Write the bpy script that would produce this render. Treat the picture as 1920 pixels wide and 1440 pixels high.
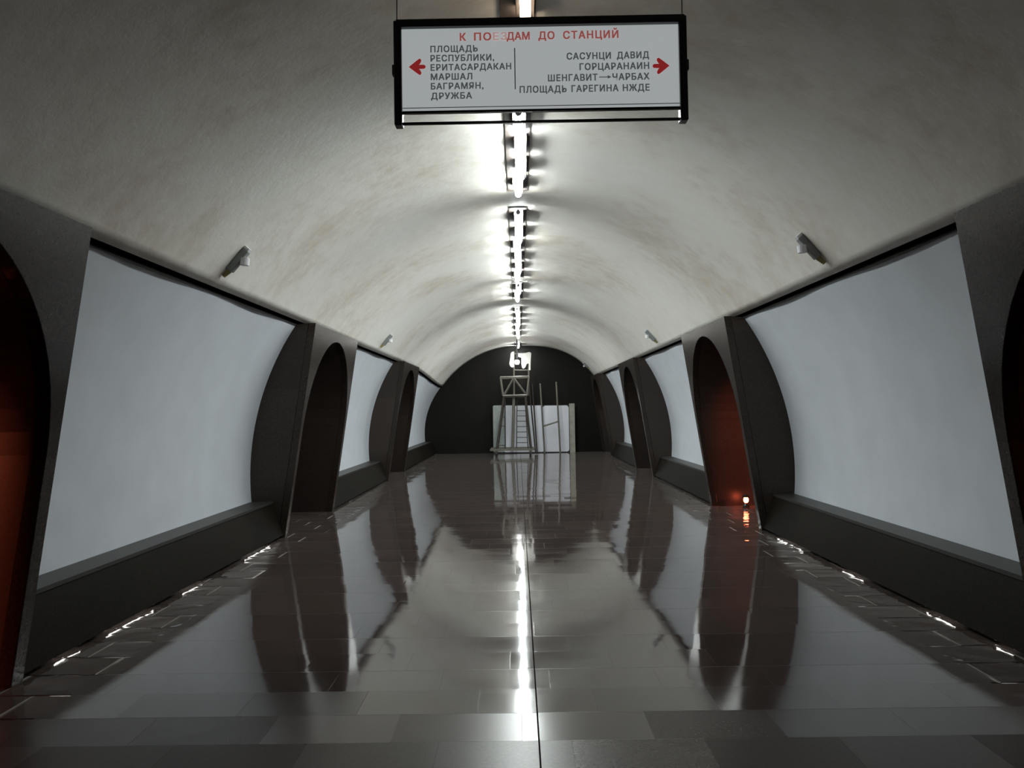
import bpy, bmesh, math, random
from mathutils import Vector, Matrix

for _o in list(bpy.data.objects):
    bpy.data.objects.remove(_o, do_unlink=True)
SC = bpy.context.scene
COL = SC.collection
rnd = random.Random(7)

# ------------------------------------------------------------------ camera
F_PX = 1500.0
cam_d = bpy.data.cameras.new('camera')
cam_d.sensor_fit = 'HORIZONTAL'
cam_d.sensor_width = 36.0
cam_d.lens = F_PX / 1920.0 * 36.0
cam_d.clip_start = 0.05
cam = bpy.data.objects.new('camera', cam_d)
COL.objects.link(cam)
CAM = Vector((-0.04, 0.0, 1.55))
ROT = (Matrix.Rotation(math.atan(10 / F_PX), 3, 'Z')
       @ Matrix.Rotation(math.radians(90) + math.atan(48 / F_PX), 3, 'X')
       @ Matrix.Rotation(math.radians(-0.9), 3, 'Z'))
cam.location = CAM
cam.rotation_euler = ROT.to_euler()
SC.camera = cam

# ------------------------------------------------------------------ world, exposure
w = bpy.data.worlds.new('world')
SC.world = w
w.use_nodes = True
w.node_tree.nodes['Background'].inputs['Color'].default_value = (0.0, 0.0, 0.0, 1)
w.node_tree.nodes['Background'].inputs['Strength'].default_value = 0.0
SC.view_settings.view_transform = 'Standard'
SC.view_settings.look = 'None'
SC.view_settings.gamma = 1.0
SC.view_settings.use_curve_mapping = False
SC.view_settings.exposure = 0.0
TUBE_EMIT = 150.0


def at(px, py, Y):
    """world point on the plane y=Y that a pixel of the 1920x1440 photograph looks at"""
    d = ROT @ Vector(((px - 960) / F_PX, -(py - 720) / F_PX, -1.0))
    return CAM + d * ((Y - CAM.y) / d.y)


# ------------------------------------------------------------------ materials
def mat(name):
    m = bpy.data.materials.new(name)
    m.use_nodes = True
    nt = m.node_tree
    return m, nt, nt.nodes['Principled BSDF']


def nd(nt, typ, **kw):
    n = nt.nodes.new(typ)
    for k, v in kw.items():
        if k.startswith('i_'):
            n.inputs[k[2:].replace('_', ' ')].default_value = v
        else:
            setattr(n, k, v)
    return n


def mth(nt, op, a, b=None, c=None):
    n = nt.nodes.new('ShaderNodeMath')
    n.operation = op
    for i, v in enumerate((a, b, c)):
        if v is None:
            continue
        if isinstance(v, (int, float)):
            n.inputs[i].default_value = v
        else:
            nt.links.new(v, n.inputs[i])
    return n.outputs[0]


def ramp(nt, fac, stops):
    r = nt.nodes.new('ShaderNodeValToRGB')
    e = r.color_ramp.elements
    e[0].position, e[0].color = stops[0][0], (*stops[0][1], 1)
    e[1].position, e[1].color = stops[1][0], (*stops[1][1], 1)
    for p, c in stops[2:]:
        x = e.new(p)
        x.color = (*c, 1)
    nt.links.new(fac, r.inputs[0])
    return r.outputs[0]


def simple(name, col, rough=0.5, metal=0.0, spec=0.5, noise=0.0, nscale=8.0, bump=0.0):
    m, nt, p = mat(name)
    p.inputs['Roughness'].default_value = rough
    p.inputs['Metallic'].default_value = metal
    p.inputs['Specular IOR Level'].default_value = spec
    tc = nd(nt, 'ShaderNodeTexCoord')
    nz = nd(nt, 'ShaderNodeTexNoise', i_Scale=nscale, i_Detail=5.0)
    nt.links.new(tc.outputs['Object'], nz.inputs['Vector'])
    c0 = tuple(max(0, c * (1 - noise)) for c in col)
    c1 = tuple(min(1, c * (1 + noise)) for c in col)
    nt.links.new(ramp(nt, nz.outputs['Fac'], [(0.3, c0), (0.7, c1)]), p.inputs['Base Color'])
    if bump:
        b = nd(nt, 'ShaderNodeBump', i_Strength=bump, i_Distance=0.01)
        nt.links.new(nz.outputs['Fac'], b.inputs['Height'])
        nt.links.new(b.outputs[0], p.inputs['Normal'])
    return m


def emit(name, col, strength):
    m, nt, p = mat(name)
    p.inputs['Base Color'].default_value = (*col, 1)
    p.inputs['Emission Color'].default_value = (*col, 1)
    p.inputs['Emission Strength'].default_value = strength
    return m


def slab_coords(nt, pos, across, along, width, length, stagger):
    """cell id vector and joint distance of staggered slabs; across/along are axis letters"""
    s = nd(nt, 'ShaderNodeSeparateXYZ')
    nt.links.new(pos, s.inputs[0])
    u, v = s.outputs[across], s.outputs[along]
    rv = mth(nt, 'DIVIDE', v, length)
    row = mth(nt, 'FLOOR', rv)
    sh = mth(nt, 'MULTIPLY', mth(nt, 'FRACT', mth(nt, 'MULTIPLY', row, stagger)), 1.0)
    ru = mth(nt, 'ADD', mth(nt, 'DIVIDE', u, width), sh)
    colm = mth(nt, 'FLOOR', ru)
    cmb = nd(nt, 'ShaderNodeCombineXYZ')
    nt.links.new(colm, cmb.inputs[0])
    nt.links.new(row, cmb.inputs[1])
    du = mth(nt, 'MULTIPLY', mth(nt, 'PINGPONG', ru, 0.5), width)
    dv = mth(nt, 'MULTIPLY', mth(nt, 'PINGPONG', rv, 0.5), length)
    return cmb.outputs[0], mth(nt, 'MINIMUM', du, dv), u, v


def floor_material():
    m, nt, p = mat('polished_floor_slabs')
    geo = nd(nt, 'ShaderNodeNewGeometry')
    pos = geo.outputs['Position']
    cid, joint, x, y = slab_coords(nt, pos, 'X', 'Y', 0.62, 0.345, 0.37)
    # straight middle joint and a stronger joint on every second course
    jm = mth(nt, 'ABSOLUTE', mth(nt, 'SUBTRACT', x, 0.035))
    j2 = mth(nt, 'MULTIPLY', mth(nt, 'PINGPONG', mth(nt, 'DIVIDE', mth(nt, 'SUBTRACT', y, 0.0), 0.69), 0.5), 0.69)
    thin = mth(nt, 'LESS_THAN', joint, 0.0016)
    thick = mth(nt, 'MAXIMUM', mth(nt, 'LESS_THAN', jm, 0.0040), mth(nt, 'MULTIPLY', mth(nt, 'LESS_THAN', j2, 0.0022), 0.8))
    jn = mth(nt, 'MAXIMUM', mth(nt, 'MULTIPLY', thin, 0.4), thick)
    wn = nd(nt, 'ShaderNodeTexWhiteNoise', noise_dimensions='3D')
    nt.links.new(cid, wn.inputs['Vector'])
    nz = nd(nt, 'ShaderNodeTexNoise', i_Scale=55.0, i_Detail=8.0, i_Roughness=0.7)
    nt.links.new(pos, nz.inputs['Vector'])
    big = nd(nt, 'ShaderNodeTexNoise', i_Scale=0.9, i_Detail=3.0)
    nt.links.new(pos, big.inputs['Vector'])
    speck = ramp(nt, nz.outputs['Fac'], [(0.35, (0.016, 0.0095, 0.0082)), (0.7, (0.048, 0.031, 0.027))])
    vari = nd(nt, 'ShaderNodeMix', data_type='RGBA', blend_type='MULTIPLY')
    vari.inputs['Factor'].default_value = 1.0
    nt.links.new(speck, vari.inputs['A'])
    nt.links.new(ramp(nt, wn.outputs['Value'], [(0.0, (0.78, 0.78, 0.78)), (1.0, (1.25, 1.22, 1.2))]), vari.inputs['B'])
    jx = nd(nt, 'ShaderNodeMix', data_type='RGBA')
    nt.links.new(jn, jx.inputs['Factor'])
    nt.links.new(vari.outputs['Result'], jx.inputs['A'])
    jx.inputs['B'].default_value = (0.006, 0.005, 0.005, 1)
    nt.links.new(jx.outputs['Result'], p.inputs['Base Color'])
    rr = mth(nt, 'ADD', mth(nt, 'MULTIPLY', wn.outputs['Value'], 0.05), mth(nt, 'MULTIPLY', big.outputs['Fac'], 0.08))
    rr = mth(nt, 'ADD', rr, mth(nt, 'MULTIPLY', jn, 0.5))
    sid = nd(nt, 'ShaderNodeSeparateXYZ')
    nt.links.new(cid, sid.inputs[0])
    worn = mth(nt, 'ADD', mth(nt, 'MULTIPLY', sid.outputs['Y'], 0.345), mth(nt, 'MULTIPLY', mth(nt, 'SUBTRACT', wn.outputs['Value'], 0.5), 0.5))
    mr = nt.nodes.new('ShaderNodeMapRange')
    mr.interpolation_type = 'SMOOTHSTEP'
    for i_, v_ in enumerate((3.3, 4.5, 0.26, 0.0)):
        mr.inputs[1 + i_].default_value = v_
    nt.links.new(worn, mr.inputs[0])
    nt.links.new(mth(nt, 'ADD', mth(nt, 'ADD', mth(nt, 'MULTIPLY', rr, 0.6), 0.022), mr.outputs[0]), p.inputs['Roughness'])
    # every slab lies a touch out of level; the border course is laid worse
    edge = mth(nt, 'MULTIPLY', mth(nt, 'GREATER_THAN', mth(nt, 'ABSOLUTE', x), 2.55), 1.0)
    tilt = nd(nt, 'ShaderNodeVectorMath', operation='SUBTRACT')
    nt.links.new(wn.outputs['Color'], tilt.inputs[0])
    tilt.inputs[1].default_value = (0.5, 0.5, 0.5)
    sc_ = nd(nt, 'ShaderNodeVectorMath', operation='MULTIPLY')
    nt.links.new(tilt.outputs[0], sc_.inputs[0])
    amp = mth(nt, 'ADD', mth(nt, 'MULTIPLY', edge, 0.03), 0.009)
    cm = nd(nt, 'ShaderNodeCombineXYZ')
    nt.links.new(amp, cm.inputs[0])
    nt.links.new(amp, cm.inputs[1])
    nt.links.new(cm.outputs[0], sc_.inputs[1])
    wav = nd(nt, 'ShaderNodeTexNoise', i_Scale=6.0, i_Detail=1.5)
    nt.links.new(pos, wav.inputs['Vector'])
    bp = nd(nt, 'ShaderNodeBump', i_Distance=0.01)
    nt.links.new(mth(nt, 'ADD', mth(nt, 'MULTIPLY', edge, 0.9), 0.03), bp.inputs['Strength'])
    bev = mth(nt, 'MULTIPLY', mth(nt, 'MULTIPLY', mth(nt, 'MINIMUM', mth(nt, 'DIVIDE', joint, 0.014), 1.0), edge), 1.2)
    nt.links.new(mth(nt, 'ADD', wav.outputs['Fac'], bev), bp.inputs['Height'])
    ad = nd(nt, 'ShaderNodeVectorMath', operation='ADD')
    nt.links.new(bp.outputs[0], ad.inputs[0])
    nt.links.new(sc_.outputs[0], ad.inputs[1])
    nn = nd(nt, 'ShaderNodeVectorMath', operation='NORMALIZE')
    nt.links.new(ad.outputs[0], nn.inputs[0])
    nt.links.new(nn.outputs[0], p.inputs['Normal'])
    p.inputs['IOR'].default_value = 1.75
    sp = nt.nodes.new('ShaderNodeMapRange')
    for i_, v_ in enumerate((0.0, 0.26, 0.5, 0.06)):
        sp.inputs[1 + i_].default_value = v_
    nt.links.new(mr.outputs[0], sp.inputs[0])
    nt.links.new(mth(nt, 'MULTIPLY', sp.outputs[0], mth(nt, 'SUBTRACT', 1.0, jn)), p.inputs['Specular IOR Level'])
    p.inputs['Sheen Weight'].default_value = 0.12
    p.inputs['Sheen Roughness'].default_value = 0.4
    p.inputs['Sheen Tint'].default_value = (0.9, 0.82, 0.75, 1)
    return m


def granite_material(name, dark, light, rough, across='Y', along='Z', width=0.8, length=0.66, jointw=0.002, spec=0.5):
    m, nt, p = mat(name)
    geo = nd(nt, 'ShaderNodeNewGeometry')
    pos = geo.outputs['Position']
    cid, joint, u, v = slab_coords(nt, pos, across, along, width, length, 0.0)
    wn = nd(nt, 'ShaderNodeTexWhiteNoise', noise_dimensions='3D')
    nt.links.new(cid, wn.inputs['Vector'])
    nz = nd(nt, 'ShaderNodeTexNoise', i_Scale=60.0, i_Detail=8.0, i_Roughness=0.75)
    nt.links.new(pos, nz.inputs['Vector'])
    base = ramp(nt, nz.outputs['Fac'], [(0.35, dark), (0.72, light)])
    mx = nd(nt, 'ShaderNodeMix', data_type='RGBA', blend_type='MULTIPLY')
    mx.inputs['Factor'].default_value = 1.0
    nt.links.new(base, mx.inputs['A'])
    nt.links.new(ramp(nt, wn.outputs['Value'], [(0.0, (0.8, 0.8, 0.8)), (1.0, (1.2, 1.17, 1.15))]), mx.inputs['B'])
    jm = nd(nt, 'ShaderNodeMix', data_type='RGBA')
    nt.links.new(mth(nt, 'MULTIPLY', mth(nt, 'LESS_THAN', joint, jointw), 0.6), jm.inputs['Factor'])
    nt.links.new(mx.outputs['Result'], jm.inputs['A'])
    jm.inputs['B'].default_value = (0.004, 0.0035, 0.003, 1)
    nt.links.new(jm.outputs['Result'], p.inputs['Base Color'])
    p.inputs['Roughness'].default_value = rough
    p.inputs['Specular IOR Level'].default_value = spec
    return m


def plaster_material():
    m, nt, p = mat('vault_plaster')
    geo = nd(nt, 'ShaderNodeNewGeometry')
    n1 = nd(nt, 'ShaderNodeTexNoise', i_Scale=0.55, i_Detail=6.0, i_Roughness=0.62)
    n2 = nd(nt, 'ShaderNodeTexNoise', i_Scale=6.0, i_Detail=6.0, i_Roughness=0.6)
    for n in (n1, n2):
        nt.links.new(geo.outputs['Position'], n.inputs['Vector'])
    f = mth(nt, 'ADD', mth(nt, 'MULTIPLY', n1.outputs['Fac'], 0.75), mth(nt, 'MULTIPLY', n2.outputs['Fac'], 0.25))
    nt.links.new(ramp(nt, f, [(0.36, (0.60, 0.54, 0.465)), (0.50, (0.735, 0.71, 0.655)), (0.64, (0.78, 0.765, 0.72))]),
                 p.inputs['Base Color'])
    p.inputs['Roughness'].default_value = 0.55
    p.inputs['Specular IOR Level'].default_value = 0.35
    b = nd(nt, 'ShaderNodeBump', i_Strength=0.25, i_Distance=0.02)
    nt.links.new(n2.outputs['Fac'], b.inputs['Height'])
    nt.links.new(b.outputs[0], p.inputs['Normal'])
    return m


M = {}
M['floor'] = floor_material()
M['vault'] = plaster_material()
M['panel'] = simple('wall_paint', (0.50, 0.53, 0.57), 0.6, noise=0.04, nscale=3.0, bump=0.1)
M['granite'] = granite_material('portal_granite', (0.012, 0.009, 0.007), (0.050, 0.039, 0.032), 0.22, spec=0.26)
M['cheek'] = granite_material('cheek_granite', (0.014, 0.010, 0.008), (0.050, 0.037, 0.030), 0.36, across='X', width=5.0, length=0.62, spec=0.35)
M['reveal'] = granite_material('reveal_granite', (0.012, 0.008, 0.007), (0.048, 0.034, 0.028), 0.36, across='X', width=0.7, length=0.45)
M['bench'] = granite_material('bench_granite', (0.006, 0.005, 0.004), (0.020, 0.017, 0.013), 0.34, width=0.9, length=3.0, spec=0.03)
M['ledge'] = granite_material('ledge_granite', (0.014, 0.013, 0.0115), (0.042, 0.040, 0.036), 0.42, width=0.9, length=3.0, spec=0.2)
M['endwall'] = granite_material('end_wall_granite', (0.004, 0.0035, 0.003), (0.013, 0.011, 0.009), 0.6, across='X', width=0.6, length=0.6, spec=0.15)
M['dark'] = simple('dark_void', (0.02, 0.018, 0.017), 0.8, noise=0.2)
M['seam'] = simple('painted_gap_shade', (0.010, 0.008, 0.007), 0.9, spec=0.1, noise=0.3)
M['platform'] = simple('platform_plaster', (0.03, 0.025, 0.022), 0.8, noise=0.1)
M['black_metal'] = simple('black_sign_metal', (0.018, 0.02, 0.02), 0.25, noise=0.1)
M['grey_metal'] = simple('grey_metal', (0.20, 0.21, 0.21), 0.4, metal=0.3, noise=0.15)
M['trim_metal'] = simple('pale_sign_trim', (0.62, 0.64, 0.63), 0.35, metal=0.2, noise=0.05)
M['rail_paint'] = simple('brown_rail_paint', (0.05, 0.039, 0.034), 0.7, noise=0.25, nscale=14)
M['steel'] = simple('dull_scaffold_steel', (0.16, 0.15, 0.125), 0.5, metal=0.2, noise=0.2, nscale=20)
M['rust'] = simple('rusty_scaffold_steel', (0.055, 0.045, 0.035), 0.6, metal=0.1, noise=0.3, nscale=20)
M['rubber'] = simple('dark_rubber', (0.02, 0.02, 0.02), 0.7)
M['cloth'] = simple('white_cloth', (0.80, 0.80, 0.76), 0.9, noise=0.05)
M['board'] = simple('white_board_panel', (0.80, 0.81, 0.88), 0.45, noise=0.03)
M['board_grey'] = simple('greenish_board_panel', (0.38, 0.42, 0.40), 0.5, noise=0.1)
M['post'] = simple('pale_post', (0.36, 0.35, 0.29), 0.6, noise=0.15)
M['lamp_grey'] = simple('lamp_grey', (0.20, 0.215, 0.215), 0.5, noise=0.1)
M['lamp_white'] = simple('lamp_white', (0.62, 0.62, 0.64), 0.45, noise=0.05)
M['lamp_amber'] = simple('lamp_amber', (0.30, 0.26, 0.11), 0.5, noise=0.1)
M['ink_red'] = emit('red_sign_ink', (0.19, 0.013, 0.014), 1.0)  # inks are given their own glow, as no lamp lights the sign's front
M['ink_title'] = emit('faded_red_sign_ink', (0.225, 0.06, 0.055), 1.0)
M['ink_pale'] = emit('very_faded_red_sign_ink', (0.33, 0.22, 0.21), 1.0)
M['ink_grey'] = emit('grey_sign_ink', (0.055, 0.062, 0.065), 1.0)
M['tube'] = emit('lit_tube', (0.93, 1.0, 0.985), TUBE_EMIT)
M['weak_tube'] = emit('weak_lit_tube', (1.0, 0.80, 0.58), 14.0)
M['foot_tube'] = emit('lit_foot_strip', (1.0, 0.98, 0.92), 5.5)
M['bulb'] = emit('lit_bulb', (1.0, 1.0, 0.97), 60.0)
M['red_lamp'] = emit('lit_red_lantern', (1.0, 0.14, 0.06), 26.0)
M['added_lamp'] = emit('added_red_lamp_glow', (1.0, 0.18, 0.075), 3000.0)  # for lamps added out of view to redden the passages
# white acrylic with a weak glow added for the light missing on its front
M['sign_face'] = emit('sign_face_acrylic', (0.90, 0.965, 0.98), 0.345)
M['sign_face'].node_tree.nodes['Principled BSDF'].inputs['Roughness'].default_value = 0.35


# ------------------------------------------------------------------ mesh helpers
class MB:
    def __init__(self):
        self.v, self.f = [], []

    def add(self, verts, faces):
        o = len(self.v)
        self.v += [Vector(v) for v in verts]
        self.f += [tuple(i + o for i in f) for f in faces]
        return self

    def box(self, a, b):
        x0, y0, z0 = a
        x1, y1, z1 = b
        return self.add([(x0, y0, z0), (x1, y0, z0), (x1, y1, z0), (x0, y1, z0),
                         (x0, y0, z1), (x1, y0, z1), (x1, y1, z1), (x0, y1, z1)],
                        [(0, 3, 2, 1), (4, 5, 6, 7), (0, 1, 5, 4), (1, 2, 6, 5), (2, 3, 7, 6), (3, 0, 4, 7)])

    def obox(self, c, ax, ay, az):
        """box with half-axis vectors"""
        c, ax, ay, az = Vector(c), Vector(ax), Vector(ay), Vector(az)
        vs = [c + sx * ax + sy * ay + sz * az for sz in (-1, 1) for sx, sy in ((-1, -1), (1, -1), (1, 1), (-1, 1))]
        return self.add(vs, [(0, 3, 2, 1), (4, 5, 6, 7), (0, 1, 5, 4), (1, 2, 6, 5), (2, 3, 7, 6), (3, 0, 4, 7)])

    def tube(self, pts, r, n=10, r2=None):
        pts = [Vector(p) for p in pts]
        rings = []
        for i, p in enumerate(pts):
            d = (pts[min(i + 1, len(pts) - 1)] - pts[max(i - 1, 0)]).normalized()
            up = Vector((0, 0, 1)) if abs(d.z) < 0.9 else Vector((1, 0, 0))
            a = d.cross(up).normalized()
            b = d.cross(a).normalized()
            rr = r if r2 is None else r + (r2 - r) * i / (len(pts) - 1)
            rings.append([p + rr * (math.cos(t) * a + math.sin(t) * b) for t in (2 * math.pi * k / n for k in range(n))])
        vs = [v for rg in rings for v in rg]
        fs = []
        for i in range(len(rings) - 1):
            for k in range(n):
                fs.append((i * n + k, i * n + (k + 1) % n, (i + 1) * n + (k + 1) % n, (i + 1) * n + k))
        fs.append(tuple(range(n))[::-1])
        fs.append(tuple((len(rings) - 1) * n + k for k in range(n)))
        return self.add(vs, fs)

    def bar(self, a, b, wd):
        return self.tube([a, b], wd * 0.5, 8)

    def lathe(self, c, prof, n=16):
        c = Vector(c)
        vs, fs = [], []
        for r, z in prof:
            for k in range(n):
                t = 2 * math.pi * k / n
                vs.append(c + Vector((r * math.cos(t), r * math.sin(t), z)))
        for i in range(len(prof) - 1):
            for k in range(n):
                fs.append((i * n + k, i * n + (k + 1) % n, (i + 1) * n + (k + 1) % n, (i + 1) * n + k))
        fs.append(tuple(range(n))[::-1])
        fs.append(tuple((len(prof) - 1) * n + k for k in range(n)))
        return self.add(vs, fs)

    def prism(self, poly, fn, d0, d1):
        """closed outline poly [(a,b)], pushed from depth d0 to d1; fn(a,b,d)->xyz"""
        n = len(poly)
        vs = [fn(a, b, d0) for a, b in poly] + [fn(a, b, d1) for a, b in poly]
        fs = [tuple(range(n)), tuple(range(2 * n - 1, n - 1, -1))]
        fs += [(i, n + i, n + (i + 1) % n, (i + 1) % n) for i in range(n)]
        return self.add(vs, fs)

    def grid(self, rows):
        n = len(rows[0])
        vs = [p for r in rows for p in r]
        fs = [(i * n + k, i * n + k + 1, (i + 1) * n + k + 1, (i + 1) * n + k) for i in range(len(rows) - 1) for k in range(n - 1)]
        return self.add(vs, fs)


def wloc(o):
    v = Vector((0, 0, 0))
    while o is not None:
        v += o.location
        o = o.parent
    return v


def obj(name, mb, m, parent=None, smooth=False, origin=None, bevel=0.0, solid=0.0):
    me = bpy.data.meshes.new(name)
    if parent is not None:
        org = wloc(parent)
    elif origin is not None:
        org = Vector(origin)
    else:
        xs = [v.x for v in mb.v]
        ys = [v.y for v in mb.v]
        org = Vector(((min(xs) + max(xs)) / 2, (min(ys) + max(ys)) / 2, min(v.z for v in mb.v)))
    me.from_pydata([v - org for v in mb.v], [], mb.f)
    bm = bmesh.new()
    bm.from_mesh(me)
    bmesh.ops.recalc_face_normals(bm, faces=bm.faces)
    bm.to_mesh(me)
    bm.free()
    me.materials.append(m)
    if smooth:
        for p in me.polygons:
            p.use_smooth = True
    o = bpy.data.objects.new(name, me)
    COL.objects.link(o)
    if parent is not None:
        o.parent = parent
    else:
        o.location = org
    if solid:
        s = o.modifiers.new('solid', 'SOLIDIFY')
        s.thickness = abs(solid)
        s.offset = 1 if solid > 0 else -1
    if bevel:
        b = o.modifiers.new('bevel', 'BEVEL')
        b.width = bevel
        b.segments = 2
        b.limit_method = 'ANGLE'
    return o


def thing(name, label, cat, loc, group=None):
    o = bpy.data.objects.new(name, None)
    o.empty_display_size = 0.1
    COL.objects.link(o)
    o.location = loc
    return tag(o, label, cat, group)


def tag(o, label, cat, group=None, kind=None):
    o['label'] = label
    o['category'] = cat
    if group:
        o['group'] = group
    if kind:
        o['kind'] = kind
    return o


def struct(name, mb, m, **kw):
    o = obj(name, mb, m, **kw)
    o['kind'] = 'structure'
    return o


# ------------------------------------------------------------------ the hall's geometry
ZC, RV, RP = 0.75, 3.36, 3.40           # centre height of the round section, vault radius, wall panel radius
Y0, YEND = -6.0, 28.8
SPRING = 2.69
PORT_W = 2.65
PORTS = [2.08, 10.02, 17.98]            # near edge of each portal
RPORT_EXTRA = 25.95                     # the right side has one more
FX0, FXS, PTOP = 2.97, 0.152, 2.68      # portal front: x at the floor, lean per metre, top height


def smooth(t):
    t = max(0.0, min(1.0, t))
    return t * t * (3 - 2 * t)


def dip(x, y):
    """the last bay of the vault sags, most on the crown and the left"""
    return -0.27 * smooth((y - 20.5) / 8.0) * (1 - smooth(max(0.0, x) / 2.6))


def vault_pt(ang, y, r=RV):
    x, z = r * math.sin(ang), ZC + r * math.cos(ang)
    return Vector((x, y, z + dip(x, y)))


ANG = math.acos((SPRING - ZC) / RV)
ys = [Y0 + (YEND - Y0) * k / 60 for k in range(61)]
mb = MB()
N = 64
rin = [[vault_pt(-ANG + 2 * ANG * k / N, y) for k in range(N + 1)] for y in ys]
rout = [[vault_pt(-ANG + 2 * ANG * k / N, y, RV + 0.05) for k in range(N + 1)] for y in ys]
mb.grid(rin)
o0 = len(mb.v)
mb.grid(rout)
W_ = N + 1
for i in range(len(ys) - 1):                      # the lip along both lower edges
    for k in (0, N):
        mb.f.append((i * W_ + k, (i + 1) * W_ + k, o0 + (i + 1) * W_ + k, o0 + i * W_ + k))
for i in (0, len(ys) - 1):
    for k in range(N):
        mb.f.append((i * W_ + k, i * W_ + k + 1, o0 + i * W_ + k + 1, o0 + i * W_ + k))
struct('ceiling', mb, M['vault'], smooth=True)

# floor
mb = MB()
mb.box((-9.0, Y0, -0.2), (9.0, YEND + 0.4, 0.0))
struct('floor', mb, M['floor'])


def bays(side):
    e = [(p, p + PORT_W) for p in PORTS] + ([(RPORT_EXTRA, RPORT_EXTRA + PORT_W)] if side > 0 else [])
    out, a = [], Y0
    for p0, p1 in e:
        out.append((a, p0))
        a = p1
    out.append((a, YEND))
    return [(a, b) for a, b in out if b - a > 0.05]


def ports(side):
    return PORTS + ([RPORT_EXTRA] if side > 0 else [])


for side, sn in ((-1, 'left'), (1, 'right')):
    mb = MB()
    t0, t1 = math.asin((0.40 - ZC) / RP), math.asin((2.662 - ZC) / RP)
    for a, b in bays(side):
        n = max(2, int((b - a) / 0.6))
        rows = []
        for i in range(n + 1):
            y = a + (b - a) * i / n
            rows.append([Vector((side * RP * math.cos(t), y, ZC + RP * math.sin(t) + dip(side * 2.6, y) * max(0, (math.sin(t) * RP) / 1.85)))
                         for t in (t0 + (t1 - t0) * k / 24 for k in range(25))])
        mb.grid(rows)
    struct('wall_' + sn, mb, M['panel'], smooth=True, solid=0.0)
    # strip behind the gap under the vault's lip, its shade painted near black
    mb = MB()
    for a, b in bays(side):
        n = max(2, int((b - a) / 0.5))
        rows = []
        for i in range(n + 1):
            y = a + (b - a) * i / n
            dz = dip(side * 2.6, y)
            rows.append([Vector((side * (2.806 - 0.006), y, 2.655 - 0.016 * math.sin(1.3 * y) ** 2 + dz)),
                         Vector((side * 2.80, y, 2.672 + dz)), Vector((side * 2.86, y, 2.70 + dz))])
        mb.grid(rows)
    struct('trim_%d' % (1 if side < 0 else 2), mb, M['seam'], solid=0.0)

# end wall
mb = MB()
mb.box((-9.0, YEND, 0.0), (9.0, YEND + 0.3, 4.6))
struct('wall_far', mb, M['endwall'])
mb = MB()
mb.box((-9.0, Y0 - 0.3, 0.0), (9.0, Y0, 4.6))
struct('wall_behind', mb, M['platform'])


# ------------------------------------------------------------------ portals
ARC_R, ARC_C = 1.21, 1.33


def arch_profile(n=28):
    """opening outline from one jamb foot over the arch to the other, as (u, v)"""
    pts = [(-ARC_R, 0.0), (-ARC_R, 0.45), (-ARC_R, 0.9)]
    pts += [(-ARC_R * math.cos(math.pi * k / n), ARC_C + ARC_R * math.sin(math.pi * k / n)) for k in range(n + 1)]
    pts += [(ARC_R, 0.9), (ARC_R, 0.45), (ARC_R, 0.0)]
    return pts


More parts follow.
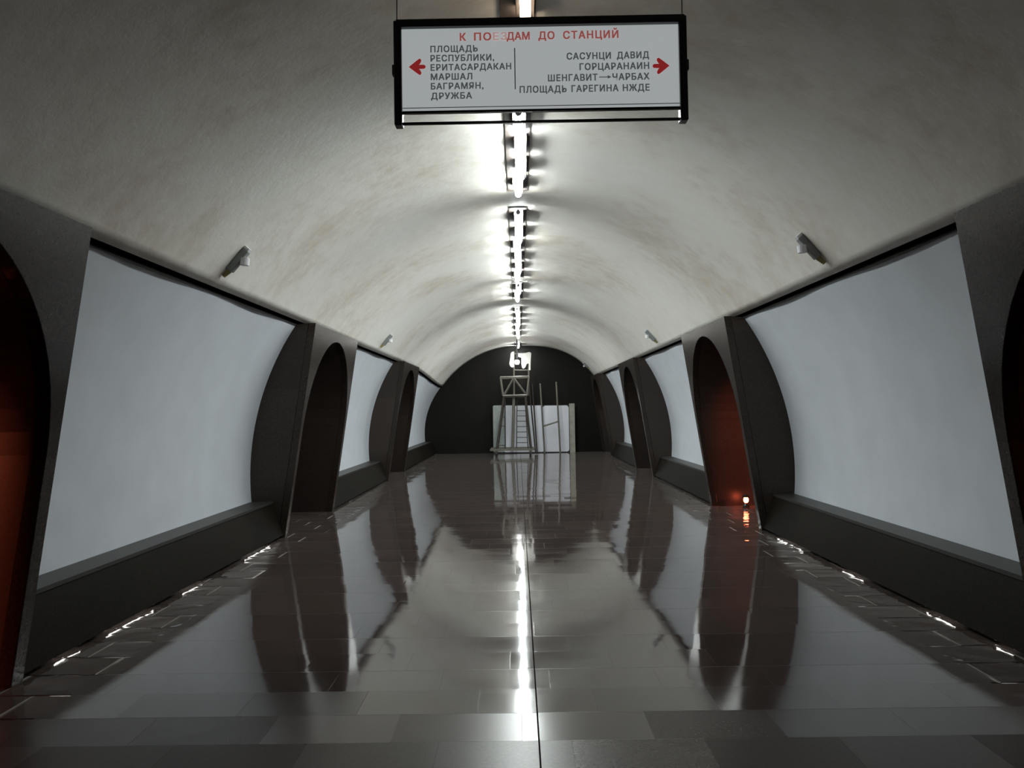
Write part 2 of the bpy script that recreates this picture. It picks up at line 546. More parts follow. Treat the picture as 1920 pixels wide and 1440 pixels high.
def portal(side, y0, label):
    yc = y0 + PORT_W / 2
    hw = PORT_W / 2
    t = thing('portal', label, 'archway', (side * FX0, yc, 0.0), 'granite archways along both walls')

    def fx(v):
        return FX0 - FXS * v
    # front slab: leaning plate with the arched hole
    pr = arch_profile()
    mb = MB()
    outer, inner = [], []
    poly = [(-hw, 0.0)] + [(-hw, PTOP), (hw, PTOP), (hw, 0.0)]
    # strip between the arch and the outline
    ring_o = []
    for u, v in pr:
        if v <= 0.9:
            ring_o.append((math.copysign(hw, u), v))
        else:
            a = math.atan2(v - 0.9, u)
            c, s = math.cos(a), math.sin(a)
            k = min(hw / abs(c) if abs(c) > 1e-6 else 1e9, (PTOP - 0.9) / s if s > 1e-6 else 1e9)
            ring_o.append((c * k, 0.9 + s * k))
    # pin the nearest samples to the two top corners
    for sx in (-1, 1):
        i = min(range(len(ring_o)), key=lambda i: (ring_o[i][0] - sx * hw) ** 2 + (ring_o[i][1] - PTOP) ** 2)
        ring_o[i] = (sx * hw, PTOP)
    n = len(pr)
    D = 0.09
    vs = []
    for d in (0.0, D):
        for u, v in pr:
            vs.append((side * (fx(v) + d), yc + u, v))
        for u, v in ring_o:
            vs.append((side * (fx(v) + d), yc + u, v))
    fs = []
    for i in range(n - 1):
        fs.append((i, i + 1, n + i + 1, n + i))
        fs.append((2 * n + i, 3 * n + i, 3 * n + i + 1, 2 * n + i + 1))
        fs.append((i, 2 * n + i, 2 * n + i + 1, i + 1))
        fs.append((n + i, n + i + 1, 3 * n + i + 1, 3 * n + i))
    fs.append((0, n, 3 * n, 2 * n))
    fs.append((n - 1, 3 * n - 1, 4 * n - 1, 2 * n - 1))
    mb.add(vs, [f for f in fs if f])
    obj('front_slab', mb, M['granite'], t, bevel=0.006)
    # side slabs reaching back to the round wall
    RB = 3.46
    arc = [(RB * math.cos(a), ZC + RB * math.sin(a)) for a in
           (math.asin((PTOP - 0.02 - ZC) / RB) + (math.asin((0.0 - ZC) / RB) - math.asin((PTOP - 0.02 - ZC) / RB)) * k / 20 for k in range(21))]
    for ya, yb in ((yc - hw + 0.004, yc - hw + 0.07), (yc + hw - 0.07, yc + hw - 0.004)):
        mb = MB()
        poly = [(fx(0) + D + 0.003, 0.0), (fx(PTOP) + D + 0.003, PTOP - 0.004)] + arc
        mb.prism(poly, lambda a, b, d: Vector((side * a, d, b)), ya, yb)
        obj('side_slab', mb, M['cheek'], t)
    mb = MB()
    mb.box((min(side * (fx(PTOP) + D), side * 2.95), yc - hw + 0.07, PTOP - 0.06), (max(side * (fx(PTOP) + D), side * 2.95), yc + hw - 0.07, PTOP - 0.01))
    obj('top_slab', mb, M['granite'], t)
    # lining of the passage
    mb = MB()
    rows = []
    for k in range(6):
        rows.append([Vector((side * (fx(v) + D + (5.597 - fx(v) - D) * k / 5), yc + u, v)) for u, v in pr])
    mb.grid(rows)
    obj('passage_lining', mb, M['reveal'], t)
    return t


ORD = ['nearest the camera', 'second from the camera', 'third from the camera', 'fourth and farthest']
L_PORT = {
    (-1, 0): 'brown granite archway cut off by the left edge of the photo',
    (-1, 1): 'black brown granite archway midway along left wall, bright glint at its top corner',
    (-1, 2): 'small far dark granite archway on the left, last before the end wall',
    (1, 0): 'brown granite archway cut off by the right edge of the photo',
    (1, 1): 'granite archway on the right glowing red inside over a red lantern',
    (1, 2): 'small dark unlit granite archway on the right, next beyond the red glowing one',
    (1, 3): 'farthest dark granite archway on right, touching the black end wall',
}
for side in (-1, 1):
    for i, p in enumerate(ports(side)):
        portal(side, p, L_PORT[(side, i)])

# platform halls behind the portals: pierced inner wall, outer wall, ceiling
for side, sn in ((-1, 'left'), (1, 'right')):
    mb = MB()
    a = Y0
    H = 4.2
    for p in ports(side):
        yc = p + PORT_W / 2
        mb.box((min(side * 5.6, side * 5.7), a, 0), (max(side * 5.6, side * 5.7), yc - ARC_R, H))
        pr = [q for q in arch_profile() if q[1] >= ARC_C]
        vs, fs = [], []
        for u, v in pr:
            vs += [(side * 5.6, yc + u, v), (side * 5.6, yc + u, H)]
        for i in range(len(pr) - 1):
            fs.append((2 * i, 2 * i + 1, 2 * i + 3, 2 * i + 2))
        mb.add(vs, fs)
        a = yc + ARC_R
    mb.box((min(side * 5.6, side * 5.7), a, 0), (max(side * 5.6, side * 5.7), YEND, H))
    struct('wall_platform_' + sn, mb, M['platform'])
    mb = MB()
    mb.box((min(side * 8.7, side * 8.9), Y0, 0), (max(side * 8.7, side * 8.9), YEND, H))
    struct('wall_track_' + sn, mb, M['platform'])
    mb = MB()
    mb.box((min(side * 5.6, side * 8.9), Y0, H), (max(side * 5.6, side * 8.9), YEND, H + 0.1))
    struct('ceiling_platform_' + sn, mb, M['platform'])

# ------------------------------------------------------------------ benches along the walls
BX0, BX1, BZ0, BZ1 = 2.985, 3.125, 0.032, 0.425


def bench(side, a, b, label):
    t = thing('stone_bench', label, 'bench', (side * 3.05, (a + b) / 2, 0.0), 'stone benches along both walls')
    poly = [(BX0 + 0.06, 0.0), (BX0 + 0.06, BZ0), (BX0, BZ0), (BX1, BZ1), (3.35, BZ1), (3.32, 0.0)]
    mb = MB()
    mb.prism(poly, lambda u, v, d: Vector((side * u, d, v)), a + 0.004, b - 0.004)
    obj('bench_body', mb, M['bench'], t)
    mb = MB()
    cap = [(BX1 - 0.012, BZ1), (BX1 - 0.012 + 0.004, BZ1 + 0.028), (3.375, BZ1 + 0.028), (3.37, BZ1)]
    mb.prism(cap, lambda u, v, d: Vector((side * u, d, v)), a + 0.004, b - 0.004)
    o = obj('bench_ledge', mb, M['ledge'], t)
    o['label'] = 'paler grey stone ledge'


L_BENCH = {
    -1: [None, 'long dark stone bench at the left, nearest to the camera, lit along its foot',
         'dark stone bench on the left between the second and third archways',
         'distant dark stone bench on the left running up to the end wall'],
    1: [None, 'long dark stone bench at the right, nearest to the camera, lit along its foot',
        'dark stone bench on the right between the red glowing archway and next one',
        'distant dark stone bench on the right between the two farthest archways'],
}
for side in (-1, 1):
    for i, (a, b) in enumerate(bays(side)):
        if i in (1, 2, 3):
            bench(side, a, b, L_BENCH[side][i])

# strip lights tucked under the two near benches
FOOT = {-1: [(8.62, 9.55), (7.02, 7.50), (5.72, 6.50), (5.08, 5.42)], 1: [(8.65, 9.55), (7.15, 7.65), (5.66, 6.10), (5.0, 5.22)]}
FORD = ['farthest of four', 'second farthest of four', 'second nearest of four', 'nearest of four']
for side, sn in ((-1, 'left'), (1, 'right')):
    for k, (a, b) in enumerate(FOOT[side]):
        x = side * (BX0 + 0.022)
        t = thing('foot_light', 'white strip light glinting under the %s stone bench, %s' % (sn, FORD[k]), 'lamp', (x, a, 0.021),
                  'strip lights under the benches')
        mb = MB()
        mb.tube([(x, a + 0.02, 0.0265), (x, b - 0.02, 0.0265)], 0.0045, 8)
        obj('strip_tube', mb, M['foot_tube'], t, smooth=True)
        for yy in (a, b - 0.02):
            mb = MB()
            mb.box((x - 0.005, yy, 0.021), (x + 0.005, yy + 0.02, 0.0315))
            obj('tube_holder', mb, M['grey_metal'], t)

# ------------------------------------------------------------------ ceiling light line
RUNS = [(4.5, 5.12), (6.62, 9.22), (10.05, 15.45), (16.0, 18.3), (19.75, 25.6), (27.4, 28.6)]
RUN_TXT = ['behind the hanging sign', 'just beyond the hanging sign', 'in the long run mid hall', 'in the short pair before the far run',
           'in the far run', 'closest to the end wall']
NT = [1, 4, 6, 2, 5, 1]
ORDN = ['first', 'second', 'third', 'fourth', 'fifth', 'sixth']


def crown(y):
    return ZC + RV + dip(0.0, y)


for ri, ((a, b), n) in enumerate(zip(RUNS, NT)):
    t = thing('light_rail', 'brown mounting rail of the ceiling tubes %s' % RUN_TXT[ri], 'light rail', (0.0, a, crown(a) - 0.022), 'ceiling tube rails')
    K = max(2, int((b - a) / 0.3))

    def strip(x0, x1, d0, d1, ya, yb):
        k_ = max(1, int((yb - ya) / 0.3))
        mb = MB()
        for i in range(k_):
            p, q = ya + (yb - ya) * i / k_, ya + (yb - ya) * (i + 1) / k_
            za, zb = crown(p), crown(q)
            mb.add([(x0, p, za - d1), (x1, p, za - d1), (x1, q, zb - d1), (x0, q, zb - d1),
                    (x0, p, za - d0), (x1, p, za - d0), (x1, q, zb - d0), (x0, q, zb - d0)],
                   [(0, 1, 2, 3), (4, 7, 6, 5), (0, 3, 7, 4), (1, 5, 6, 2)] + ([(0, 4, 5, 1)] if i == 0 else []) + ([(2, 6, 7, 3)] if i == k_ - 1 else []))
        return mb
    obj('rail_plate', strip(-0.115, 0.115, 0.004, 0.014, a - 0.03, b + 0.03), M['rail_paint'], t)
    L_ = (b - a) / n

    def tube_x(k):
        return [0.012, -0.010, 0.006, 0.016, -0.012, 0.004][(k + ri) % 6] + 0.055 * max(0.0, 1 - (a + L_ * k) / 11.0)
    for k in range(n):
        for sx in (-1, 1):
            c0 = a + L_ * k + (0.03 if sx > 0 else 0.10) + 0.05 * rnd.random()
            c1 = a + L_ * (k + 1) - (0.04 if sx > 0 else 0.14) - 0.08 * rnd.random()
            xx = sorted((tube_x(k) + sx * 0.059, tube_x(k) + sx * 0.053))
            obj('rail_flange', strip(xx[0], xx[1], 0.0142, 0.079 if sx > 0 else 0.070, c0, c1), M['rail_paint'], t)
    L = (b - a) / n
    for k in range(n):
        ya, yb = a + L * k, a + L * (k + 1)
        jx = tube_x(k)
        jz = [0.0, 0.006, -0.004, 0.004, 0.008, -0.003][(k + 2 * ri) % 6]
        zt = crown((ya + yb) / 2) - 0.068 + jz * 0.6
        dz = (crown(yb) - crown(ya)) / 2
        lab = '%s lit tube %s' % (ORDN[k], RUN_TXT[ri])
        if n == 1 and ri:
            lab = 'lone lit tube in the ceiling line closest to the end wall'
        elif ri == 0:
            lab = 'lone lit tube at the top edge of the photo, over the hanging sign'
        elif ri == 3:
            lab = '%s lit ceiling tube of the short pair between the two long runs' % ('nearer' if k == 0 else 'farther')
        else:
            lab = '%s lit ceiling tube, counted from the camera, %s' % (ORDN[k], RUN_TXT[ri])
        tt = thing('fluorescent_tube', lab, 'light', (jx, ya, zt), 'lit tubes of the ceiling line')
        g = 0.03
        p0, p1 = Vector((jx - 0.006, ya + g, zt - dz)), Vector((jx + 0.006, yb - g, zt + dz))
        d = (p1 - p0)
        u = d.normalized()
        mb = MB()
        mb.tube([p0, p0 + d * 0.33, p0 + d * 0.66, p1], 0.034, 14)
        obj('glass_tube', mb, M['weak_tube' if ri == 0 else 'tube'], tt, smooth=True)
        for q, s in ((p0, -1), (p1, 1)):
            mb = MB()
            mb.tube([q + u * s * 0.001, q + u * s * 0.02], 0.030, 12)
            mb.box((q.x - 0.012, min(q.y + s * 0.006, q.y + s * 0.02), q.z + 0.01), (q.x + 0.012, max(q.y + s * 0.006, q.y + s * 0.02), crown(q.y) - 0.023))
            obj('lamp_holder', mb, M['grey_metal'], tt)

# ------------------------------------------------------------------ hanging sign
SY = 4.2
S = SY / F_PX                                    # metres per photo pixel at the sign
sc0 = at(1013, 130, SY)
sign = thing('hanging_sign', 'white station direction sign in a black frame hanging from the vault', 'sign', (sc0.x, SY, sc0.z))
SL = 0.0157


def sg(px, py, d=0.0):
    return Vector((sc0.x + (px - 1013) * S, SY + d, sc0.z - (py + (px - 1013) * SL - 130) * S))


def srect(mb, x0, y0_, x1, y1_, d0, d1):
    """upright box in sign pixels (levelled)"""
    a = Vector((sc0.x + (x0 - 1013) * S, SY + d0, sc0.z - (y1_ - 130) * S))
    b = Vector((sc0.x + (x1 - 1013) * S, SY + d1, sc0.z - (y0_ - 130) * S))
    mb.box(a, b)


mb = MB()
srect(mb, 748, 46, 1279, 206.5, -0.012, 0.012)
obj('sign_face', mb, M['sign_face'], sign)
mb = MB()
srect(mb, 741, 35, 1286, 50, -0.04, 0.04)
o = obj('top_bar', mb, M['black_metal'], sign, bevel=0.004)
for x0, x1 in ((736, 751), (1275, 1290)):
    mb = MB()
    srect(mb, x0, 36, x1, 236, -0.035, 0.035)
    o = obj('side_bar', mb, M['black_metal'], sign, bevel=0.006)
    mb = MB()
    xo = x0 - 4 if x0 < 1000 else x1 - 2
    srect(mb, xo, 118, xo + 6, 138, -0.018, 0.018)
    obj('side_knob', mb, M['black_metal'], o, bevel=0.003)
for y0_, y1_, nm, m_, dd in ((200.8, 202.4, 'lower_groove', 'lamp_grey', 0.0135), (207, 211.5, 'lower_bar', 'black_metal', 0.012), (228, 232.5, 'bottom_rail', 'black_metal', 0.009)):
    mb = MB()
    srect(mb, 751, y0_, 1275, y1_, -dd, dd)
    obj(nm, mb, M[m_], sign, bevel=0.002)
# suspension rods
for px in (742, 1284):
    p = sg(px, 36)
    ztop = ZC + math.sqrt(RV ** 2 - p.x ** 2) - 0.0
    mb = MB()
    mb.tube([(p.x, SY, p.z - 0.02), (p.x, SY, ztop - 0.004)], 0.004, 8)
    mb.lathe((p.x, SY, ztop - 0.03), [(0.004, 0.0), (0.02, 0.012), (0.025, 0.02)], 12)
    obj('suspension_rod', mb, M['grey_metal'], sign)


def text_mesh(txt, spacing=1.0, word=1.0, fat=0.034):
    cu = bpy.data.curves.new('txt', 'FONT')
    cu.body = txt
    cu.size = 1.0
    cu.space_character = spacing
    cu.space_word = word
    cu.offset = 0.0
    cu.extrude = 0.02
    cu.resolution_u = 3
    o = bpy.data.objects.new('txt', cu)
    COL.objects.link(o)
    dg = bpy.context.evaluated_depsgraph_get()
    dg.update()
    me = bpy.data.meshes.new_from_object(o.evaluated_get(dg))
    vs = [v.co.copy() for v in me.vertices]
    fs = [tuple(p.vertices) for p in me.polygons]
    if fat:                                   # bold: thicken the strokes sideways and upwards
        v0, f0, n0 = vs, fs, len(vs)
        vs, fs = [], []
        for k, (dx, dy) in enumerate(((-1, -0.5), (1, -0.5), (-1, 0.5), (1, 0.5))):
            vs += [v + Vector((dx * fat, dy * fat, 0.002 * k)) for v in v0]
            fs += [tuple(i + k * n0 for i in f) for f in f0]
    bpy.data.objects.remove(o, do_unlink=True)
    bpy.data.curves.remove(cu)
    bpy.data.meshes.remove(me)
    return vs, fs


CAPH = max(v.y for v in text_mesh('Н', fat=0)[0])


def lettering(txt, x0, x1, yc, cap, m, spacing=1.12, word=1.0, label=None, fat=0.034):
    """text fitted between levelled sign pixels x0..x1, caps centred on yc"""
    vs, fs = text_mesh(txt, spacing, word, fat)
    mx0, mx1 = min(v.x for v in vs), max(v.x for v in vs)
    kx = (x1 - x0) / (mx1 - mx0)
    ky = cap / CAPH
    mb = MB()
    out = []
    for v in vs:
        px = x0 + (v.x - mx0) * kx
        py = yc + cap / 2 - v.y * ky
        out.append(Vector((sc0.x + (px - 1013) * S, SY - 0.0135 - v.z * 0.05, sc0.z - (py - 130) * S)))
    mb.add(out, fs)
    o = obj('lettering', mb, m, sign)
    if label:
        o['label'] = label


def lv(px, py):
    return py + (px - 1013) * SL


red = 'red lettering of the heading'
ty = 67.0
lettering('К', 861, 873, ty, 14.5, M['ink_title'], label=red)
lettering('ПО', 888, 921, ty, 14.5, M['ink_title'], 1.2, label=red)
lettering('ЕЗ', 924, 951, ty, 14.5, M['ink_pale'], 1.2, label='faded pink lettering in the heading')
lettering('ДАМ', 950, 994, ty, 14.5, M['ink_title'], 1.05, label=red)
lettering('ДО', 1010, 1041, ty, 14.5, M['ink_title'], 1.15, label=red)
lettering('СТАНЦИЙ', 1057, 1162, ty, 14.5, M['ink_title'], 1.2, label=red)
for txt, x1, y in (('ПЛОЩАДЬ', 895, 92), ('РЕСПУБЛИКИ,', 926, 109.7), ('ЕРИТАСАРДАКАН', 958, 127.3), ('МАРШАЛ', 884, 145.3),
                   ('БАГРАМЯН,', 905, 163.3), ('ДРУЖБА', 883, 182)):
    lettering(txt, 805, x1, lv(850, y), 12.0, M['ink_grey'], 1.15)
for txt, x0, y in (('САСУНЦИ', (1063, 1147), 106), ('ДАВИД', (1158, 1219), 106), ('ГОРЦАРАНАИН', (1087, 1219), 126.7),
                   ('ПЛОЩАДЬ', (973, 1062), 168.3), ('ГАРЕГИНА', (1071, 1160), 168.3), ('НЖДЕ', (1168, 1219), 168.3)):
    lettering(txt, x0[0], x0[1], lv(1130, y), 12.6, M['ink_grey'], 1.15)
ya_ = lv(1120, 147.3)
lettering('ШЕНГАВИТ', 1027, 1121, ya_, 12.6, M['ink_grey'], 1.15)
lettering('ЧАРБАХ', 1149, 1219, ya_, 12.6, M['ink_grey'], 1.15)
mb = MB()
srect(mb, 1124, ya_ - 0.6, 1143, ya_ + 0.9, -0.0155, -0.0125)
mb.prism([(1140, ya_ - 3.2), (1147, ya_ + 0.2), (1140, ya_ + 3.4)],
         lambda a, b, d: Vector((sc0.x + (a - 1013) * S, SY + d, sc0.z - (b - 130) * S)), -0.0155, -0.0125)
obj('small_arrow', mb, M['ink_grey'], sign)
mb = MB()
srect(mb, 964, lv(965, 91), 965.8, lv(965, 170), -0.0145, -0.0125)
obj('divider_line', mb, M['lamp_grey'], sign)
for s_, tipx in ((1, 764), (-1, 1257)):
    yy = lv(tipx, 127 if s_ > 0 else 126)
    base = [(0, 0), (15, -12), (20, -15.5), (23, -14.5), (23.5, -11), (21, -6), (18.5, -4), (29, -3.6), (31.5, -1.5), (31.5, 1.5), (29, 3.6),
            (18.5, 4), (21, 6), (23.5, 11), (23, 14.5), (20, 15.5), (15, 12)]
    mb = MB()
    mb.prism([(tipx + s_ * a, yy + b) for a, b in base],
             lambda a, b, d: Vector((sc0.x + (a - 1013) * S, SY + d, sc0.z - (b - 130) * S)), -0.0155, -0.0125)
    obj('red_arrow', mb, M['ink_red'], sign)['label'] = 'bold red arrow'


# ------------------------------------------------------------------ bracket lamps on the lower vault
def bracket_lamp(side, y, ang, label):
    n = Vector((side * math.sin(ang), 0, math.cos(ang)))          # outward, into the vault
    tg = Vector((side * math.cos(ang), 0, -math.sin(ang)))        # down along the vault
    p = Vector((side * RV * math.sin(ang), y, ZC + RV * math.cos(ang)))
    p.z += dip(p.x, y)
    Yv = Vector((0, 1, 0))
    t = thing('bracket_lamp', label, 'lamp', p, 'bracket lamps low on the vault')
    mb = MB()
    mb.obox(p - n * 0.034, tg * 0.12, Yv * 0.036, n * 0.032)
    obj('lamp_body', mb, M['lamp_grey'], t, bevel=0.010)
    mb = MB()
    mb.tube([p - n * 0.0665 - tg * 0.05, p - n * 0.105 + tg * 0.0], 0.044, 16, r2=0.040)
    obj('lamp_head', mb, M['lamp_white'], t)['label'] = 'white lamp head'
    mb = MB()
    mb.obox(p - n * 0.032 - tg * 0.132, tg * 0.011, Yv * 0.032, n * 0.026)
    obj('end_cap', mb, M['lamp_white'], t)['label'] = 'white end cap'
    mb = MB()
    mb.tube([p - n * 0.033 + tg * 0.121, p - n * 0.024 + tg * 0.195], 0.026, 12, r2=0.017)
    obj('cable_gland', mb, M['lamp_amber'], t)['label'] = 'yellowish cable end'


AL = math.atan2(2.55, 2.20)
bracket_lamp(-1, 7.1, AL, 'grey bracket lamp with yellowish tip on the left of the near vault')
bracket_lamp(1, 6.95, AL, 'grey bracket lamp with yellowish tip on the right of the near vault')
bracket_lamp(-1, 15.3, AL, 'tiny faint bracket lamp on the left vault between second and third archways')
bracket_lamp(1, 15.3, AL, 'tiny faint bracket lamp on the right vault between red archway and next one')
bracket_lamp(1, 28.2, AL - 0.06, 'small pale bracket lamp on the right vault beside the black end wall')

# ------------------------------------------------------------------ red lantern in the right passage and added unseen lamps for the red glow
lx, ly = 3.42, 12.28
t = thing('lantern', 'small glowing red lantern on the floor of the right archway', 'lantern', (lx, ly, 0.0))
mb = MB()
mb.lathe((lx, ly, 0.0), [(0.05, 0.0), (0.05, 0.03), (0.04, 0.05), (0.028, 0.075)], 16)
obj('lantern_base', mb, M['black_metal'], t)
mb = MB()
mb.lathe((lx, ly, 0.076), [(0.022, 0.0), (0.036, 0.02), (0.038, 0.05), (0.030, 0.075), (0.024, 0.082)], 16)
obj('lantern_glass', mb, M['red_lamp'], t, smooth=True)
mb = MB()
mb.lathe((lx, ly, 0.159), [(0.055, 0.0), (0.057, 0.012), (0.03, 0.03), (0.012, 0.045)], 16)
obj('lantern_cap', mb, M['black_metal'], t)

PL = [(1, 8.25, 'added unseen red lamp on a post in the right platform hall, behind the red archway', 1.0),
      (-1, 0.30, 'added unseen red lamp on a post in the left platform hall, behind the near archway', 1.0),
      (1, 0.30, 'added unseen red lamp on a post in the right platform hall, behind the near archway', 0.5)]
for s_, y, lab, k in PL:  # added out of sight to throw red light onto the passage jambs
    x = s_ * 7.8
    t = thing('added_red_lamp', lab, 'lamp', (x, y, 0.0), 'added red lamps out of view on the platforms')
    mb = MB()
    mb.lathe((x, y, 0.0), [(0.14, 0.0), (0.13, 0.03), (0.03, 0.06), (0.025, 1.60), (0.06, 1.63), (0.06, 1.65)], 16)
    obj('post', mb, M['black_metal'], t)
    mb = MB()
    R_ = 0.10 if k == 1.0 else 0.07
    prof = [(R_ * math.sin(math.pi * q / 12) + 0.001, -R_ * math.cos(math.pi * q / 12)) for q in range(13)]
    mb.lathe((x, y, 1.65 + R_ * 0.98), prof, 18)
    obj('lamp_globe', mb, M['added_lamp'], t, smooth=True)
    mb = MB()
    mb.lathe((x, y, 1.65 + R_ * 1.96), [(R_ * 0.7, 0.0), (R_ * 0.6, 0.03), (0.01, 0.06)], 16)
    obj('lamp_cap', mb, M['black_metal'], t)

# ------------------------------------------------------------------ scaffold tower at the far end
YF, YB = 26.9, 27.9


def P(px, py, y=YF):
    return at(px, py, y)


base_z = 0.0
tower = thing('scaffold_tower', 'tall wheeled scaffold tower with braced basket before the end wall', 'scaffold', (P(962, 850).x, (YF + YB) / 2, 0.0))


def flr(v, z):
    return Vector((v.x, v.y, z))


bz = P(960, 843).z
xl, xr = P(919, 843).x, P(1002, 843).x
mb = MB()
for y in (YF, YB):
    mb.box((xl, y - 0.035, bz - 0.035), (xr, y + 0.035, bz + 0.035))
for x in (xl + 0.25, xr - 0.1):
    mb.box((x - 0.035, YF, bz - 0.034), (x + 0.035, YB, bz + 0.034))
obj('base_frame', mb, M['steel'], tower)
for px in (930, 995):
    for y in (YF, YB):
        x = P(px, 853).x
        mb = MB()
        r = 0.075
        n = 16
        mb.tube([(x - 0.022, y, r), (x + 0.022, y, r)], r, n)
        wv = obj('wheel', mb, M['rubber'], tower, smooth=False)
        mb = MB()
        mb.box((x - 0.036, y - 0.03, r - 0.01), (x - 0.026, y + 0.03, bz - 0.03))
        mb.box((x + 0.026, y - 0.03, r - 0.01), (x + 0.036, y + 0.03, bz - 0.03))
        mb.box((x - 0.036, y - 0.03, 0.15), (x + 0.036, y + 0.03, max(0.16, bz - 0.03)))
        obj('wheel_fork', mb, M['steel'], wv)
for (x0, y0_, x1, y1_) in ((945, 742, 931.5, 842), (985, 742, 996, 842)):
    for y in (YF, YB):
        a, b = P(x0, y0_, YF), P(x1, y1_, YF)
        mb = MB()
        mb.bar((a.x, y, a.z), (b.x, y, bz), 0.075)
        obj('leg', mb, M['rust'], tower)
mb = MB()
a, b = P(963.5, 742), P(961.5, 842)
mb.bar((a.x, YF + 0.1, a.z), (b.x, YF + 0.1, bz), 0.10)
obj('centre_post', mb, M['steel'], tower)
mb = MB()
a, b = P(946.5, 742), P(947.5, 842)
mb.bar((a.x, YF + 0.05, a.z), (b.x, YF + 0.05, bz), 0.045)
obj('stay_pole', mb, M['rust'], tower)
for x0, x1 in ((992, 1004), (998, 1007)):
    mb = MB()
    a, b = P(x0, 720, YB), P(x1, 846, YB)
    mb.bar(a, (b.x, YB, 0.04), 0.05)
    obj('stay_pole', mb, M['rust'], tower)
# ladder inside the tower
mb = MB()
lp = [(P(969.5, 742, YF + .3), P(968.5, 842, YF + .2)), (P(984, 742, YF + .3), P(990, 842, YF + .2))]
for a, b in lp:
    mb.bar(a, (b.x, b.y, bz), 0.03)
for k in range(9):
    q = 0.08 + 0.1 * k
    mb.bar(lp[0][0].lerp(lp[0][1], q), lp[1][0].lerp(lp[1][1], q), 0.024)
obj('ladder', mb, M['rust'], tower)
# side cross rails
mb = MB()
for py in (782, 799, 835):
    a, b = P(925, py), P(947, py)
    mb.bar(P(939.5 - (py - 782) * 0.1, py), P(947, py), 0.025)
    c = P(990, py)
    mb.bar(P(939.5 - (py - 782) * 0.1, py, YF), P(939.5 - (py - 782) * 0.1, py, YF) + Vector((0, YB - YF, 0)), 0.025)
obj('cross_rail', mb, M['rust'], tower)
# basket: front and back guard frames with an inverted V
for y in (YF - 0.05, YB):
    mb = MB()
    c = [P(938, 707.5), P(992, 706), P(988, 741), P(943, 742)]
    c = [Vector((v.x, y, v.z)) for v in c]
    for i in range(4):
        mb.bar(c[i], c[(i + 1) % 4], 0.06)
    apex = P(963, 708)
    apex = Vector((apex.x, y, apex.z))
    f1, f2 = P(945.5, 739), P(985, 737)
    mb.bar(apex, Vector((f1.x, y, f1.z)), 0.05)
    mb.bar(apex, Vector((f2.x, y, f2.z)), 0.05)
    obj('guard_frame', mb, M['steel'], tower)
mb = MB()
a, b = P(943, 742), P(988, 741)
mb.box((a.x, YF - 0.05, a.z - 0.05), (b.x, YB, a.z - 0.01))
obj('deck', mb, M['rust'], tower)
mb = MB()
for x0, y0_, x1, y1_ in ((964, 742, 963.5, 659), (990.5, 742, 992.5, 660)):
    a, b = P(x0, y0_, YF + 0.3), P(x1, y1_, YF + 0.3)
    mb.bar(a, b, 0.06)
mb.bar(P(963.7, 663.5, YF + .3), P(992.4, 662.5, YF + .3), 0.04)
mb.bar(P(963.7, 694, YF + .3), P(991.5, 694, YF + .3), 0.035)
obj('mast', mb, M['steel'], tower)


# white sheets hung over the masts
def sheet(name, outline, y, label, amp):
    mb = MB()
    pts = [P(px, py, y) for px, py in outline]
    cx = sum(p.x for p in pts) / len(pts)
    mb.prism([(p.x, p.z) for p in pts], lambda a, b, d: Vector((a, d + amp * math.sin(9 * (a - cx)), b)), y - 0.02, y + 0.02)
    o = obj(name, mb, M['cloth'])
    tag(o, label, 'cloth', 'white sheets on the scaffold mast')
    return o


sheet('cloth_sheet', [(964, 659), (960, 659.5), (957.5, 663), (957, 670), (956, 676), (955, 682), (957, 687), (960, 689), (964, 688)], YF + 0.24,
      'small white sheet hanging left of the bright bulb at scaffold top', 0.02)
sheet('cloth_sheet', [(971.5, 663), (985, 662), (992, 660), (996, 661.5), (995, 676), (994.5, 694), (991.5, 694), (992, 684), (990.5, 681), (987.5, 683), (985, 689),
                      (981.5, 691.5), (979, 690), (977.5, 683), (977.5, 671), (971.5, 669)], YF + 0.24,
      'ragged white sheet hanging right of the bright bulb at scaffold top', 0.03)

# pendant bulb at the end of the tube line
yb_ = YF - 0.25
pb = at(969.5, 679, yb_)
zc_ = crown(yb_)
t = thing('pendant_bulb', 'round bright bulb hanging on a cable at the end of the ceiling line', 'lamp', (pb.x, yb_, zc_ - 0.002))
mb = MB()
mb.tube([(pb.x, yb_, zc_ - 0.003), (pb.x, yb_, pb.z + 0.10)], 0.028, 8)
obj('cable', mb, M['lamp_grey'], t)
mb = MB()
mb.tube([(pb.x, yb_, pb.z + 0.12), (pb.x, yb_, pb.z + 0.065)], 0.035, 12)
obj('bulb_socket', mb, M['black_metal'], t)
mb = MB()
R_ = 0.08
mb.lathe((pb.x, yb_, pb.z), [(R_ * math.sin(math.pi * q / 12) + 0.001, -R_ * math.cos(math.pi * q / 12)) for q in range(13)], 18)
obj('bulb', mb, M['bulb'], t, smooth=True)

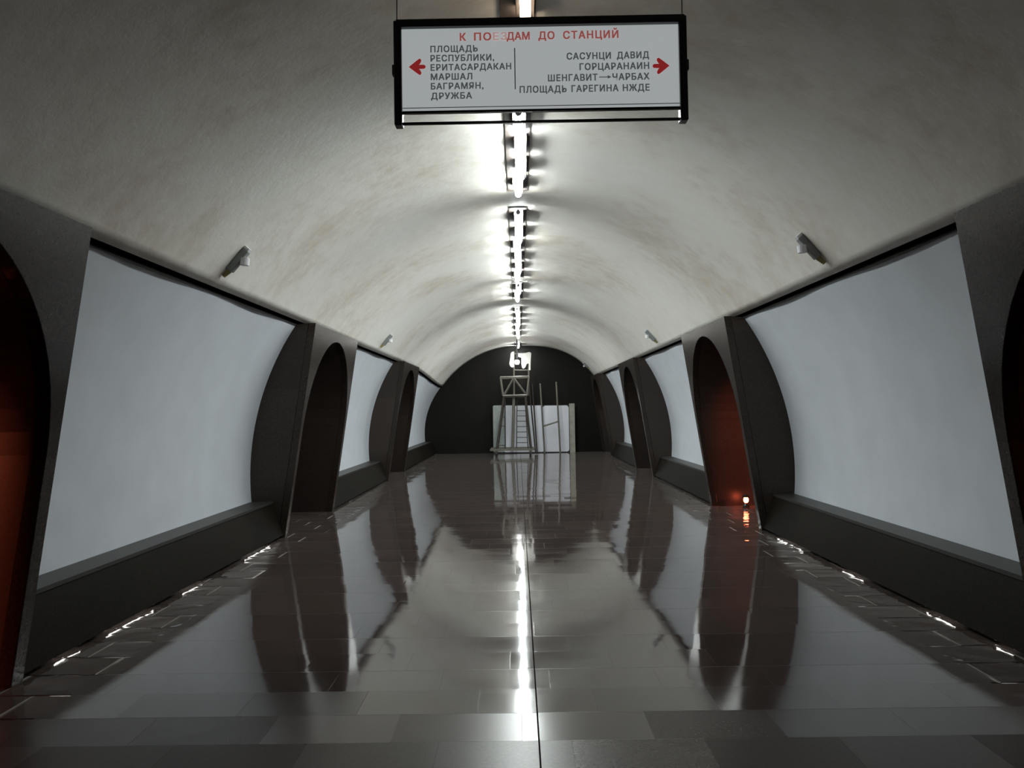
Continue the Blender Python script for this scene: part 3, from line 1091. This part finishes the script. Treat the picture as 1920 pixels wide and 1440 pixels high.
# pair of poles with a slanting brace leaning by the tower
YQ = 28.1
t = thing('pole_frame', 'two thin upright poles joined by a slanting brace, right of the scaffold', 'poles', (at(1035, 850, YQ).x, YQ, 0.0))
for (x0, y0_, x1) in ((1013, 719, 1021), (1043, 716, 1050.5)):
    a, b = at(x0, y0_, YQ + 0.12), at(x1, 850, YQ - 0.1)
    mb = MB()
    mb.bar(a, (b.x, b.y, 0.004), 0.06)
    obj('pole', mb, M['steel'], t)
mb = MB()
mb.bar(at(1018.5, 799, YQ), at(1047, 790, YQ), 0.06)
obj('brace', mb, M['steel'], t)

# white hoarding against the end wall
YH = 28.55
t = thing('hoarding_board', 'white panelled board with a pale end post, standing against the end wall', 'board', (at(998, 850, YH).x, YH, 0.0))


def hp(px, py, y=YH):
    return at(px, py, y)


def rrect(x0, y0_, x1, y1_, r, y, d, mb):
    a, b = hp(x0, y1_), hp(x1, y0_)
    X0, Z0, X1, Z1 = a.x, max(0.03, a.z), b.x, b.z
    pts = []
    for cx, cz, s in ((X1 - r, Z1 - r, 0), (X0 + r, Z1 - r, 1), (X0 + r, Z0 + r, 2), (X1 - r, Z0 + r, 3)):
        for k in range(5):
            a_ = math.pi / 2 * (s + k / 4)
            pts.append((cx + r * math.cos(a_), cz + r * math.sin(a_)))
    mb.prism(pts, lambda u, v, q: Vector((u, q, v)), y, y + d)


mb = MB()
a, b = hp(924.5, 852), hp(1069, 758.5)
mb.box((a.x, YH, 0.0), (b.x, YH + 0.08, b.z))
obj('backing_frame', mb, M['dark'], t)
mb = MB()
rrect(1019, 760, 1066, 848, 0.09, YH - 0.02, 0.03, mb)
rrect(967, 760, 1017.5, 848, 0.04, YH - 0.02, 0.03, mb)
obj('white_panel', mb, M['board'], t)
mb = MB()
rrect(946, 760, 966, 848, 0.03, YH - 0.02, 0.03, mb)
obj('white_panel', mb, M['board'], t)
mb = MB()
rrect(925.5, 760, 945, 848, 0.05, YH - 0.02, 0.03, mb)
o = obj('end_panel', mb, M['board_grey'], t)
o['label'] = 'greenish grey end panel'
mb = MB()
a, b = hp(1069, 855), hp(1077, 756.5)
mb.box((a.x, YH - 0.05, 0.0), (b.x, YH + 0.1, b.z))
obj('end_post', mb, M['post'], t)['label'] = 'pale upright end post'
